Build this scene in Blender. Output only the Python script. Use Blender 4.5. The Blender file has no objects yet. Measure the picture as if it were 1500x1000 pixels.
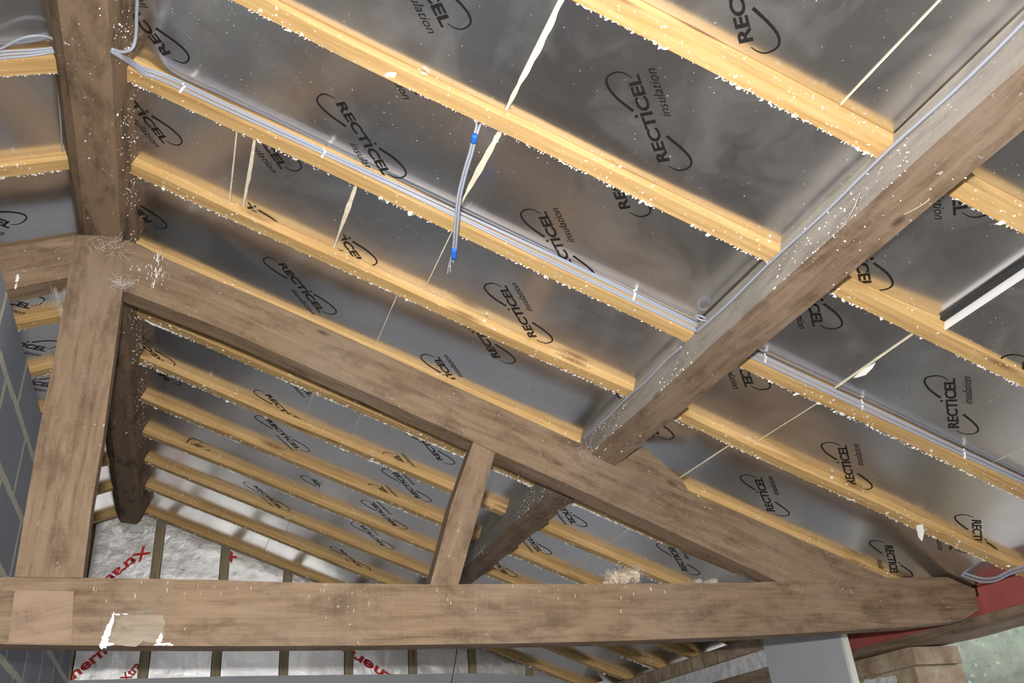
import bpy, bmesh, math, random
from mathutils import Vector, Matrix, noise

random.seed(7)
C = bpy.context.scene.collection
SC = bpy.context.scene
EYE = 1.6                       # camera height above the floor; helper coordinates below are measured from the camera

# ------------------------------------------------------------------ camera
import numpy as np
def _rod(w):
    a = np.linalg.norm(w); k = w / a
    K = np.array([[0, -k[2], k[1]], [k[2], 0, -k[0]], [-k[1], k[0], 0]])
    return np.eye(3) + math.sin(a) * K + (1 - math.cos(a)) * K @ K
R = _rod(np.array([-0.51149788, -0.35733747, 0.00944306])) @ np.array([[1, 0, 0], [0, 0, -1], [0, 1, 0.]])
FPX = 1241.20
TH = 0.37256323                # roof pitch
S, Cc = math.sin(TH), math.cos(TH)
cam_d = bpy.data.cameras.new('camera'); cam = bpy.data.objects.new('camera', cam_d); C.objects.link(cam)
m = Matrix.Identity(4)
for i in range(3):
    m[i][0] = R[0][i]; m[i][1] = -R[1][i]; m[i][2] = -R[2][i]
m[2][3] = EYE
cam.matrix_world = m
cam_d.sensor_width = 36; cam_d.lens = FPX * 36 / 1500; cam_d.clip_start = 0.02; cam_d.clip_end = 300
SC.camera = cam

# ------------------------------------------------------------------ world (overcast daylight)
W = bpy.data.worlds.new('overcast'); SC.world = W; W.use_nodes = True
bg = W.node_tree.nodes['Background']; bg.inputs[0].default_value = (0.88, 0.93, 1.0, 1); bg.inputs[1].default_value = 2.9

# ------------------------------------------------------------------ on-camera flash (the lamp that lit the photograph)
fl = bpy.data.lights.new('camera_flash', 'AREA'); fl.shape = 'RECTANGLE'; fl.size = 0.05; fl.size_y = 0.03
fl.energy = 80; fl.color = (1.0, 0.96, 0.90)
fo = bpy.data.objects.new('camera_flash', fl); C.objects.link(fo)
fm = m.copy(); off = m.to_3x3() @ Vector((-0.03, 0.085, -0.02))
for i in range(3): fm[i][3] = m[i][3] + off[i]
fo.matrix_world = fm

SC.view_settings.view_transform = 'Standard'; SC.view_settings.look = 'None'
SC.view_settings.exposure = 0.0; SC.view_settings.gamma = 1; SC.view_settings.use_curve_mapping = False

# ------------------------------------------------------------------ geometry helpers
def ray(x, y):
    d = R.T @ np.array([x - 750, y - 500, FPX]); return d / np.linalg.norm(d)
def onplane(p, n, d):
    r = ray(*p); n = np.array(n, float); return Vector(r * d / (r @ n))
def onX(p, x): return onplane(p, (1, 0, 0), x)
def onY(p, y): return onplane(p, (0, 1, 0), y)
def onZ(p, z): return onplane(p, (0, 0, 1), z)
def onroof(p, w=1.59): return onplane(p, (S, 0, Cc), w)
XC = -0.338
def onleft(p, w=1.59): return onplane(p, (-S, 0, Cc), w - 2 * XC * S)
def P3(u, y, w, side=1):
    """point from slope coordinates: u down the slope, y along the ridge, w across the roof thickness"""
    x = u * Cc + w * S; z = -u * S + w * Cc
    if side < 0: x = 2 * XC - x
    return Vector((x, y, z))
def uy(P, side=1):
    x = P.x if side > 0 else 2 * XC - P.x
    return x * Cc - P.z * S, P.y
YAX = Vector((0, 1, 0))

WM = {}
def frame(xdir):
    x = Vector(xdir).normalized()
    y = YAX if abs(x.y) < 0.9 else Vector((1, 0, 0))
    z = x.cross(y).normalized(); y = z.cross(x)
    M = Matrix.Identity(3)
    for i in range(3): M[i][0] = x[i]; M[i][1] = y[i]; M[i][2] = z[i]
    return M
def place(o, Wm, parent=None):
    WM[o.name] = Wm
    if parent is not None:
        o.parent = parent; o.matrix_basis = WM[parent.name].inverted() @ Wm
    else: o.matrix_basis = Wm
def obj(name, bm, mat, parent=None, grain=None, smooth=False, base=False):
    """link a bmesh (camera-origin coordinates) as ONE mesh object; grain = direction of local X"""
    bmesh.ops.recalc_face_normals(bm, faces=bm.faces)
    me = bpy.data.meshes.new(name)
    vs = [v.co for v in bm.verts]
    if not vs: vs = [Vector((0, 0, 0))]
    lo = Vector([min(v[i] for v in vs) for i in range(3)]); hi = Vector([max(v[i] for v in vs) for i in range(3)])
    c = (lo + hi) / 2
    if base: c.z = lo.z
    M3 = frame(grain) if grain is not None else Matrix.Identity(3)
    Mi = M3.transposed()
    for v in bm.verts: v.co = Mi @ (v.co - c)
    bm.to_mesh(me); bm.free()
    mats = mat if isinstance(mat, (list, tuple)) else [mat]
    for k in mats: me.materials.append(k)
    if smooth:
        for p in me.polygons: p.use_smooth = True
    o = bpy.data.objects.new(name, me); C.objects.link(o)
    Wm = M3.to_4x4(); Wm.translation = c + Vector((0, 0, EYE))
    place(o, Wm, parent)
    return o
def tag(o, label, cat, group=None, kind=None):
    o['label'] = label; o['category'] = cat
    if group: o['group'] = group
    if kind: o['kind'] = kind
    return o
def thing(name, loc, label, cat, group=None):
    o = bpy.data.objects.new(name, None); C.objects.link(o); o.empty_display_size = 0.05
    place(o, Matrix.Translation(Vector(loc) + Vector((0, 0, EYE))))
    return tag(o, label, cat, group)
def struct(name, bm, mat, **k):
    o = obj(name, bm, mat, **k); o['kind'] = 'structure'; return o
def hexa(bm, a, b, mi=0):
    """two quads (4 points each) joined as a box"""
    va = [bm.verts.new(p) for p in a]; vb = [bm.verts.new(p) for p in b]
    fs = [bm.faces.new(va), bm.faces.new(vb[::-1])]
    n = len(va)
    for i in range(n): fs.append(bm.faces.new((va[i], va[(i + 1) % n], vb[(i + 1) % n], vb[i])))
    for f in fs: f.material_index = mi
    return fs
def box(bm, x0, x1, y0, y1, z0, z1):
    return hexa(bm, [(x0, y0, z0), (x1, y0, z0), (x1, y0, z1), (x0, y0, z1)], [(x0, y1, z0), (x1, y1, z0), (x1, y1, z1), (x0, y1, z1)])
def sbox(bm, u0, u1, y0, y1, w0, w1, side=1, ue=0, n=1, wob=0, seed=0):
    """box in slope coordinates, optionally in n lengths with a little wobble"""
    prev = None
    for i in range(n + 1):
        u = u0 + (u1 - u0) * i / n
        a = wob * noise.noise(Vector((u * 1.7, seed, 0))); b = wob * noise.noise(Vector((u * 1.7, seed, 9)))
        ring = [P3(u, y0 + a, w0 + b, side), P3(u, y1 + a, w0 + b, side), P3(u, y1 + a, w1, side), P3(u, y0 + a, w1, side)]
        r = [bm.verts.new(p) for p in ring]
        if prev is None: bm.faces.new(r)
        else:
            for k in range(4): bm.faces.new((prev[k], prev[(k + 1) % 4], r[(k + 1) % 4], r[k]))
        prev = r
    bm.faces.new(prev[::-1])
def bevel(bm, w, seg=1, ang=0.5):
    es = [e for e in bm.edges if len(e.link_faces) == 2 and e.calc_face_angle(0) > ang]
    bmesh.ops.bevel(bm, geom=es, offset=w, segments=seg, affect='EDGES', profile=0.6)
def prism_y(bm, pts, y0, y1):
    """polygon given as (x,z) pairs, extruded along y"""
    hexa(bm, [(p[0], y0, p[1]) for p in pts], [(p[0], y1, p[1]) for p in pts])
def catmull(pts, n=6):
    out = []
    P = [Vector(p) for p in pts]; P = [P[0] * 2 - P[1]] + P + [P[-1] * 2 - P[-2]]
    for i in range(1, len(P) - 2):
        for k in range(n):
            t = k / n; a, b, c, d = P[i - 1:i + 3]
            out.append(0.5 * ((2 * b) + (c - a) * t + (2 * a - 5 * b + 4 * c - d) * t * t + (3 * b - a - 3 * c + d) * t ** 3))
    out.append(P[-2]); return out
def tube(bm, pts, r, seg=8, n=6, rr=None):
    path = catmull(pts, n) if n > 1 else [Vector(p) for p in pts]
    rings = []
    up = Vector((0.13, 0.31, 0.94))
    for i, p in enumerate(path):
        t = (path[min(i + 1, len(path) - 1)] - path[max(i - 1, 0)]).normalized()
        a = t.cross(up)
        if a.length < 0.05: a = t.cross(Vector((1, 0, 0)))
        a.normalize(); b = t.cross(a)
        q = r if rr is None else r + (rr - r) * i / (len(path) - 1)
        rings.append([bm.verts.new(p + (a * math.cos(2 * math.pi * k / seg) + b * math.sin(2 * math.pi * k / seg)) * q) for k in range(seg)])
    for i in range(len(rings) - 1):
        for k in range(seg):
            bm.faces.new((rings[i][k], rings[i][(k + 1) % seg], rings[i + 1][(k + 1) % seg], rings[i + 1][k]))
    bm.faces.new(rings[0][::-1]); bm.faces.new(rings[-1])
def blob(bm, c, r, sub=1, sq=(1, 1, 1), seed=None, rough=0.35):
    M = Matrix.Translation(c) @ Matrix.Rotation(random.random() * 6, 4, 'Z') @ Matrix.Rotation(random.random() * 6, 4, 'X') @ Matrix.Diagonal((r * sq[0], r * sq[1], r * sq[2], 1))
    vs = bmesh.ops.create_icosphere(bm, subdivisions=sub, radius=1, matrix=M)['verts']
    for v in vs: v.co = Vector(c) + (v.co - Vector(c)) * (1 + rough * (random.random() - 0.5) * 2)

# ------------------------------------------------------------------ materials
def mat(name):
    M = bpy.data.materials.new(name); M.use_nodes = True
    nt = M.node_tree; b = nt.nodes['Principled BSDF']
    return M, nt, b
def node(nt, t, **k):
    n = nt.nodes.new(t)
    for a, v in k.items():
        if a in n.inputs.keys() if isinstance(a, str) else False: n.inputs[a].default_value = v
        else: setattr(n, a, v)
    return n
def coords(nt, scale=(1, 1, 1), kind='Object', rnd=True):
    tc = nt.nodes.new('ShaderNodeTexCoord'); mp = nt.nodes.new('ShaderNodeMapping')
    nt.links.new(tc.outputs[kind], mp.inputs[0]); mp.inputs['Scale'].default_value = scale
    if rnd:
        oi = nt.nodes.new('ShaderNodeObjectInfo'); ml = nt.nodes.new('ShaderNodeMath'); ml.operation = 'MULTIPLY'; ml.inputs[1].default_value = 37.0
        nt.links.new(oi.outputs['Random'], ml.inputs[0]); nt.links.new(ml.outputs[0], mp.inputs['Location'])
    return mp.outputs[0]
def ntex(nt, vec, scale, detail=4, rough=0.55, dist=0):
    n = nt.nodes.new('ShaderNodeTexNoise'); nt.links.new(vec, n.inputs['Vector'])
    n.inputs['Scale'].default_value = scale; n.inputs['Detail'].default_value = detail; n.inputs['Roughness'].default_value = rough; n.inputs['Distortion'].default_value = dist
    return n.outputs['Fac']
def ramp(nt, fac, stops):
    r = nt.nodes.new('ShaderNodeValToRGB'); nt.links.new(fac, r.inputs[0])
    el = r.color_ramp.elements
    while len(el) < len(stops): el.new(0.5)
    for e, (p, c) in zip(el, stops):
        e.position = p; e.color = (*c, 1) if len(c) == 3 else c
    return r.outputs[0]
def mix(nt, fac, a, b, mode='MIX'):
    n = nt.nodes.new('ShaderNodeMix'); n.data_type = 'RGBA'; n.blend_type = mode
    if isinstance(fac, (int, float)): n.inputs[0].default_value = fac
    else: nt.links.new(fac, n.inputs[0])
    for i, v in ((6, a), (7, b)):
        if isinstance(v, tuple): n.inputs[i].default_value = (*v, 1) if len(v) == 3 else v
        else: nt.links.new(v, n.inputs[i])
    return n.outputs[2]
def bump(nt, b, h, strength=0.3, dist=0.01):
    n = nt.nodes.new('ShaderNodeBump'); n.inputs['Strength'].default_value = strength; n.inputs['Distance'].default_value = dist
    nt.links.new(h, n.inputs['Height']); nt.links.new(n.outputs[0], b.inputs['Normal'])
def maths(nt, op, a, b=None):
    n = nt.nodes.new('ShaderNodeMath'); n.operation = op
    for i, v in enumerate((a, b)):
        if v is None: continue
        if isinstance(v, (int, float)): n.inputs[i].default_value = v
        else: nt.links.new(v, n.inputs[i])
    return n.outputs[0]

def old_wood(name, dark, mid, light, dust=(0.42, 0.38, 0.33), dust_amt=0.35, rough=0.75, spots=0.0, gs=(1.0, 14, 14), st=(0.28, 0.46, 0.72)):
    M, nt, b = mat(name)
    g = coords(nt, gs); v = coords(nt, (1, 1, 1)); f = coords(nt, (3, 60, 60)); saw = coords(nt, (120, 3, 3))
    grain = ntex(nt, g, 3.2, 8, 0.62, 0.6)
    col = ramp(nt, grain, [(st[0], dark), (st[1], mid), (st[2], light)])
    fine = ntex(nt, f, 3, 5, 0.6)
    col = mix(nt, ramp(nt, fine, [(0.35, (0, 0, 0)), (0.75, (0.5, 0.5, 0.5))]), col, light)
    blotch = ntex(nt, v, 3.5, 6, 0.6, 0.3)
    col = mix(nt, maths(nt, 'MULTIPLY', ramp(nt, blotch, [(0.42, (0, 0, 0)), (0.72, (1, 1, 1))]), dust_amt), col, dust)
    bl2 = ntex(nt, coords(nt, (2, 5, 5)), 2.2, 5, 0.6, 0.5)
    col = mix(nt, ramp(nt, bl2, [(0.30, (0.45, 0.45, 0.45)), (0.46, (0, 0, 0))]), col, dark)
    gr = ntex(nt, coords(nt, (1, 2.6, 2.6)), 6, 9, 0.70, 0.15)
    col = mix(nt, ramp(nt, gr, [(0.30, (0.75, 0.75, 0.75)), (0.50, (0, 0, 0))]), col, tuple(c * 0.75 for c in dark))
    col = mix(nt, ramp(nt, gr, [(0.58, (0, 0, 0)), (0.80, (0.55, 0.55, 0.55))]), col, dust)
    sw = ntex(nt, saw, 1.0, 2, 0.5)
    col = mix(nt, ramp(nt, sw, [(0.4, (0, 0, 0)), (0.7, (0.16, 0.16, 0.16))]), col, light)
    vo = nt.nodes.new('ShaderNodeTexVoronoi'); nt.links.new(coords(nt, (3.2, 9, 9)), vo.inputs[0]); vo.inputs['Scale'].default_value = 1.0
    kn = ramp(nt, vo.outputs['Distance'], [(0.03, (0.75, 0.75, 0.75)), (0.10, (0, 0, 0))])
    col = mix(nt, kn, col, tuple(c * 0.45 for c in dark))
    if spots:
        sp = ntex(nt, v, 95, 2, 0.5); zone = ntex(nt, v, 2.5, 3, 0.5)
        k = maths(nt, 'MULTIPLY', ramp(nt, sp, [(0.70, (0, 0, 0)), (0.73, (1, 1, 1))]), ramp(nt, zone, [(0.45, (0, 0, 0)), (0.6, (1, 1, 1))]))
        col = mix(nt, maths(nt, 'MULTIPLY', k, spots), col, (0.85, 0.83, 0.8))
    nt.links.new(col, b.inputs['Base Color']); b.inputs['Roughness'].default_value = rough
    b.inputs['Specular IOR Level'].default_value = 0.25
    bump(nt, b, maths(nt, 'ADD', grain, maths(nt, 'ADD', maths(nt, 'MULTIPLY', fine, 0.4), maths(nt, 'MULTIPLY', sw, 0.35))), 0.55, 0.004)
    return M
def new_wood(name, a, bcol, c):
    M, nt, b = mat(name)
    grain = ntex(nt, coords(nt, (0.8, 16, 16)), 3.0, 6, 0.6, 0.8)
    col = ramp(nt, grain, [(0.3, a), (0.5, bcol), (0.72, c)])
    vo = nt.nodes.new('ShaderNodeTexVoronoi'); nt.links.new(coords(nt, (2.6, 16, 16)), vo.inputs[0]); vo.inputs['Scale'].default_value = 1.0
    kn = ramp(nt, vo.outputs['Distance'], [(0.06, (0.85, 0.85, 0.85)), (0.2, (0, 0, 0))])
    col = mix(nt, kn, col, (0.22, 0.10, 0.04))
    dirt = ntex(nt, coords(nt, (3, 8, 8)), 2.5, 5, 0.6)
    col = mix(nt, ramp(nt, dirt, [(0.56, (0, 0, 0)), (0.8, (0.35, 0.35, 0.35))]), col, (0.30, 0.24, 0.18))
    sp = ntex(nt, coords(nt), 120, 2, 0.5)
    col = mix(nt, ramp(nt, sp, [(0.71, (0, 0, 0)), (0.74, (0.7, 0.7, 0.7))]), col, (0.95, 0.9, 0.85))
    nt.links.new(col, b.inputs['Base Color']); b.inputs['Roughness'].default_value = 0.6
    b.inputs['Specular IOR Level'].default_value = 0.3
    bump(nt, b, grain, 0.25, 0.003)
    return M
def flat(name, col, rough=0.6, metal=0.0, spec=0.4, bs=0, bstr=0.2, var=0.0):
    M, nt, b = mat(name)
    b.inputs['Base Color'].default_value = (*col, 1); b.inputs['Roughness'].default_value = rough; b.inputs['Metallic'].default_value = metal
    b.inputs['Specular IOR Level'].default_value = spec
    v = coords(nt)
    if var:
        n = ntex(nt, v, bs or 6, 5, 0.6)
        col2 = ramp(nt, n, [(0.3, tuple(x * (1 - var) for x in col)), (0.7, tuple(min(1, x * (1 + var)) for x in col))])
        nt.links.new(col2, b.inputs['Base Color'])
    if bs: bump(nt, b, ntex(nt, v, bs, 5, 0.6), bstr, 0.004)
    return M

TRUSS = old_wood('old_truss_timber', (0.088, 0.054, 0.034), (0.191, 0.127, 0.079), (0.297, 0.212, 0.142), dust=(0.283, 0.223, 0.173), dust_amt=0.45, spots=0.5)
PURL = old_wood('old_purlin_timber', (0.072, 0.042, 0.025), (0.158, 0.101, 0.065), (0.259, 0.185, 0.129), dust=(0.274, 0.216, 0.172), dust_amt=0.5, spots=0.6)
PDUST = old_wood('dusty_purlin_side', (0.208, 0.184, 0.160), (0.272, 0.248, 0.224), (0.344, 0.320, 0.288), dust=(0.368, 0.344, 0.320), dust_amt=0.5, spots=1.0)
RIDGE = old_wood('dark_ridge_timber', (0.019, 0.011, 0.006), (0.084, 0.051, 0.029), (0.223, 0.153, 0.099), dust=(0.186, 0.138, 0.099), dust_amt=0.25, spots=0.5, gs=(0.434, 4.500, 4.350), st=(0.223, 0.288, 0.383))
RAFT = new_wood('yellow_softwood', (0.440, 0.262, 0.101), (0.597, 0.385, 0.160), (0.685, 0.481, 0.235))
STUD = new_wood('treated_stud_wood', (0.26, 0.21, 0.12), (0.36, 0.30, 0.18), (0.45, 0.38, 0.24))
LINT = old_wood('weathered_lintel', (0.080, 0.047, 0.027), (0.176, 0.113, 0.068), (0.288, 0.211, 0.144), dust_amt=0.3)
FOAM = flat('cream_foam', (0.82, 0.74, 0.58), 0.8, bs=60, var=0.15)
CRUMB = flat('white_foam_crumbs', (0.92, 0.92, 0.90), 0.7)
INK = flat('black_print', (0.012, 0.011, 0.011), 0.45, spec=0.4)
RED = flat('red_print', (0.75, 0.03, 0.03), 0.5)
CABLE = flat('grey_cable', (0.33, 0.355, 0.43), 0.38, spec=0.5)
TAPE = flat('blue_tape', (0.02, 0.16, 0.75), 0.4)
COPPER = flat('bare_wire_ends', (0.62, 0.55, 0.48), 0.4, metal=0.3)
REDP = flat('red_painted_timber', (0.40, 0.10, 0.09), 0.55, bs=9, bstr=0.15, var=0.22)
GYP = flat('grey_plasterboard', (0.47, 0.49, 0.53), 0.8, bs=3, bstr=0.05, var=0.05)
GYPE = flat('plasterboard_edge', (0.72, 0.72, 0.66), 0.8)
PLAST = flat('white_plaster_band', (0.62, 0.62, 0.64), 0.85, bs=26, bstr=0.6, var=0.3)
FLOORM = flat('concrete_floor', (0.25, 0.235, 0.225), 0.9, bs=4, var=0.2)
WALLM = flat('bare_inner_wall', (0.36, 0.335, 0.31), 0.9, bs=5, var=0.2)
DARK = flat('dark_roof_membrane', (0.03, 0.03, 0.032), 0.9)  # also gives the open board gap its painted darkness
SPLASH = flat('white_splash', (0.88, 0.87, 0.83), 0.6)
WEB = flat('dusty_cobweb', (0.62, 0.60, 0.58), 0.9)
STRAW = flat('dusty_straw', (0.50, 0.42, 0.33), 0.85, bs=40, var=0.4)
LUMP = flat('mortar_lump', (0.40, 0.35, 0.29), 0.9, bs=40, var=0.3)
WHITE = flat('white_plastic', (0.8, 0.8, 0.82), 0.5)

def foil_mat(name, base, rough, dust=0.25, wr=0.25, wrs=5):
    M, nt, b = mat(name)
    v = coords(nt)
    sm = ntex(nt, v, 4.5, 7, 0.65, 0.8)
    fine = ntex(nt, coords(nt, (1, 1, 1)), 45, 4, 0.6)
    mask = maths(nt, 'MULTIPLY', ramp(nt, sm, [(0.46, (0, 0, 0)), (0.74, (1, 1, 1))]), dust)
    col = mix(nt, mask, base, (0.60, 0.58, 0.56))
    sc = nt.nodes.new('ShaderNodeTexWave'); nt.links.new(coords(nt, (2, 2, 2)), sc.inputs['Vector']); sc.wave_type = 'BANDS'; sc.bands_direction = 'DIAGONAL'
    sc.inputs['Scale'].default_value = 1.1; sc.inputs['Distortion'].default_value = 26; sc.inputs['Detail'].default_value = 3; sc.inputs['Detail Scale'].default_value = 0.35
    line = ramp(nt, sc.outputs['Fac'], [(0.0, (0.5, 0.5, 0.5)), (0.012, (0, 0, 0))])
    line = maths(nt, 'MULTIPLY', line, ramp(nt, ntex(nt, v, 6, 3), [(0.5, (0, 0, 0)), (0.6, (1, 1, 1))]))
    col = mix(nt, line, col, (0.75, 0.74, 0.72))
    sp = ntex(nt, v, 150, 1, 0.5)
    spk = ramp(nt, sp, [(0.765, (0, 0, 0)), (0.78, (0.6, 0.6, 0.6))])
    col = mix(nt, spk, col, (0.95, 0.95, 0.95))
    nt.links.new(col, b.inputs['Base Color'])
    met = maths(nt, 'SUBTRACT', 1.0, maths(nt, 'MAXIMUM', mask, spk))
    nt.links.new(met, b.inputs['Metallic'])
    rg = maths(nt, 'ADD', rough, maths(nt, 'MULTIPLY', ntex(nt, v, 3, 4), 0.10))
    nt.links.new(rg, b.inputs['Roughness'])
    h = maths(nt, 'ADD', ntex(nt, v, wrs, 3, 0.5), maths(nt, 'MULTIPLY', fine, 0.03))
    bump(nt, b, h, wr, 0.01)
    return M
FOIL = foil_mat('aluminium_foil_face', (0.76, 0.755, 0.75), 0.19, 0.10, 0.30, 3)
FOILG = foil_mat('bright_crinkled_foil', (0.97, 0.98, 1.0), 0.44, 0.35, 0.7, 14)

def block_mat():
    M, nt, b = mat('grey_concrete_block')
    tc = nt.nodes.new('ShaderNodeTexCoord'); sp = nt.nodes.new('ShaderNodeSeparateXYZ'); cb = nt.nodes.new('ShaderNodeCombineXYZ')
    nt.links.new(tc.outputs['Object'], sp.inputs[0]); nt.links.new(sp.outputs[1], cb.inputs[0]); nt.links.new(sp.outputs[2], cb.inputs[1])
    dist = nt.nodes.new('ShaderNodeVectorMath'); dist.operation = 'ADD'; nt.links.new(cb.outputs[0], dist.inputs[0])
    nn = nt.nodes.new('ShaderNodeTexNoise'); nt.links.new(cb.outputs[0], nn.inputs['Vector']); nn.inputs['Scale'].default_value = 18
    sc = nt.nodes.new('ShaderNodeVectorMath'); sc.operation = 'SCALE'; nt.links.new(nn.outputs['Color'], sc.inputs[0]); sc.inputs[3].default_value = 0.018
    nt.links.new(sc.outputs[0], dist.inputs[1])
    bk = nt.nodes.new('ShaderNodeTexBrick'); nt.links.new(dist.outputs[0], bk.inputs['Vector'])
    bk.inputs['Scale'].default_value = 1; bk.inputs['Brick Width'].default_value = 0.45; bk.inputs['Row Height'].default_value = 0.225
    bk.inputs['Mortar Size'].default_value = 0.017; bk.inputs['Mortar Smooth'].default_value = 0.2
    bk.inputs['Color1'].default_value = (0.25, 0.28, 0.34, 1); bk.inputs['Color2'].default_value = (0.32, 0.35, 0.41, 1); bk.inputs['Mortar'].default_value = (0.62, 0.62, 0.52, 1)
    n = ntex(nt, tc.outputs['Object'], 60, 4, 0.7)
    col = mix(nt, ramp(nt, n, [(0.4, (0, 0, 0)), (0.8, (0.4, 0.4, 0.4))]), bk.outputs['Color'], (0.3, 0.33, 0.37))
    nt.links.new(col, b.inputs['Base Color']); b.inputs['Roughness'].default_value = 0.95; b.inputs['Specular IOR Level'].default_value = 0.1
    bump(nt, b, maths(nt, 'ADD', maths(nt, 'MULTIPLY', bk.outputs['Fac'], 0.8), n), 0.6, 0.006)
    return M
BLOCK = block_mat()
def brick_mat():
    M, nt, b = mat('buff_brick')
    v = coords(nt, rnd=True)
    n = ntex(nt, v, 9, 6, 0.65, 0.4)
    col = ramp(nt, n, [(0.25, (0.17, 0.12, 0.08)), (0.42, (0.30, 0.21, 0.14)), (0.55, (0.38, 0.30, 0.21)), (0.72, (0.48, 0.42, 0.33))])
    nt.links.new(col, b.inputs['Base Color']); b.inputs['Roughness'].default_value = 0.9
    bump(nt, b, ntex(nt, v, 50, 5, 0.7), 0.6, 0.006); return M
BRICK = brick_mat()
MORT = flat('old_mortar', (0.26, 0.22, 0.15), 0.95, bs=50, bstr=0.7, var=0.3)
LEAFM = []
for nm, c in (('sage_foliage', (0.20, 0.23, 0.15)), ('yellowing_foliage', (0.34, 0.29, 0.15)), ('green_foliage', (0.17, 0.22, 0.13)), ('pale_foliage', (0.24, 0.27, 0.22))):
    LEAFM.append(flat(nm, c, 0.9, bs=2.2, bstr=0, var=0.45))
BARK = flat('tree_bark', (0.10, 0.08, 0.06), 0.9)
GRASSM = flat('gravel_yard', (0.30, 0.27, 0.24), 0.95, bs=1.5, var=0.2)

# ------------------------------------------------------------------ room shell
ZF = -EYE
YT, TT = 2.45, 0.076                      # main truss: front face and thickness
YG = 5.60                                  # gable studs front
XW = -0.57                                 # block wall face
XR = 2.795                                 # inner face of the eaves wall
bm = bmesh.new(); box(bm, -3.6, 3.3, -3.2, 5.9, ZF - 0.1, ZF); struct('floor', bm, FLOORM)
bm = bmesh.new()
zt = 1.42
n = 46
top = []
for i in range(n + 1):
    y = -3.0 + (YG + 3.0) * i / n
    top.append((y, zt + 0.02 * noise.noise(Vector((y * 5, 0, 0)))))
for i in range(n):
    y0, z0 = top[i]; y1, z1 = top[i + 1]
    hexa(bm, [(XW - 0.1, y0, ZF), (XW, y0, ZF), (XW, y0, z0), (XW - 0.1, y0, z0)], [(XW - 0.1, y1, ZF), (XW, y1, ZF), (XW, y1, z1), (XW - 0.1, y1, z1)])
bmesh.ops.remove_doubles(bm, verts=bm.verts, dist=1e-5)
bmesh.ops.delete(bm, geom=[f for f in bm.faces if abs(f.normal.y) > 0.99 and -2.99 < f.calc_center_median().y < YG - 0.01], context='FACES')
wl = struct('wall_left', bm, BLOCK)
# shift texture so a bed joint lies at z = 1.225 (camera coordinates)
# outer left wall, behind the block wall
bm = bmesh.new(); box(bm, -3.60, -3.45, -3.2, 5.9, ZF, 0.62); struct('wall_outer_left', bm, WALLM)
# rear wall with a wide opening (behind the camera)
bm = bmesh.new()
box(bm, -3.45, -1.6, -3.2, -3.05, ZF, 1.9); box(bm, 1.9, 3.05, -3.2, -3.05, ZF, 0.5)
box(bm, -1.6, 1.9, -3.2, -3.05, 0.55, 1.0)
struct('wall_rear', bm, WALLM)
# gable wall shell outside the foil
bm = bmesh.new(); prism_y(bm, [(-3.45, ZF), (3.05, ZF), (3.05, 0.62), (XC, 1.98), (-3.45, 0.7)], 5.70, 5.85); struct('wall_gable', bm, WALLM)
# eaves wall on the right: low wall, pier, back part; near opening is the window, far unseen one is added to daylight the gable
bm = bmesh.new()
box(bm, XR, 3.05, -3.05, 5.70, ZF, -0.75)
box(bm, XR, 3.05, -3.05, -2.6, -0.75, 0.46)
box(bm, XR, 3.05, 3.31, 3.5, -0.75, 0.46)
box(bm, XR, 3.05, 5.4, 5.70, -0.75, 0.46)
struct('wall_right', bm, WALLM)
# roof membranes above the boards
for side, nm in ((1, 'ceiling_right'), (-1, 'ceiling_left')):
    bm = bmesh.new(); sbox(bm, -1.06, 2.85, -3.3, 5.95, 1.72, 1.76, side); struct(nm, bm, DARK)

# ------------------------------------------------------------------ rafters
RY = [0.21, 0.61, 1.018, 1.42, 1.833, 2.224, 2.652, 3.085, 3.472, 3.86, 4.25, 4.635, 5.045, 5.52]
RWID = 0.045
ords = ['first', 'second', 'third', 'fourth', 'fifth', 'sixth', 'seventh', 'eighth']
def rafter_phrase(k):
    if k <= 5: return ords[5 - k] + ' before the dark truss'
    if k == 6: return 'pressed against the dark truss'
    if k == 13: return 'last one, along the silver gable'
    return ords[k - 7] + ' beyond the truss'
def crumbs(parent, y_edge, side, u0, u1, dens, wtop=1.54, yfront=None, rad=0.0022):
    bm = bmesh.new()
    n = int(dens * 2.2 * (u1 - u0))
    for i in range(n):
        u = random.uniform(u0, u1)
        if noise.noise(Vector((u * 4.5, y_edge * 3, side))) < -0.12 and random.random() < 0.75: continue
        r = rad * 0.56 * random.uniform(0.4, 1.4) * (2.4 if random.random() < 0.03 else 1)
        q = random.random()
        if q < 0.80: P = P3(u, y_edge + random.uniform(-0.003, 0.004), wtop + random.uniform(-0.003, 0.004), side)
        elif q < 0.92: P = P3(u, y_edge - RWID * random.random(), wtop - 0.001, side)
        else: P = P3(u, y_edge - RWID - 0.001, wtop + random.uniform(0.0, 0.03), side)
        blob(bm, P, r, 1, (random.uniform(0.6, 3.2), random.uniform(0.5, 1.6), random.uniform(0.5, 1.4)), rough=0.5)
    o = obj('foam_crumbs', bm, CRUMB, parent); o['kind'] = 'stuff'; o['label'] = 'white foam crumbs along the rafter edge'
    return o
RGROUP = 'new softwood rafters'
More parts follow.
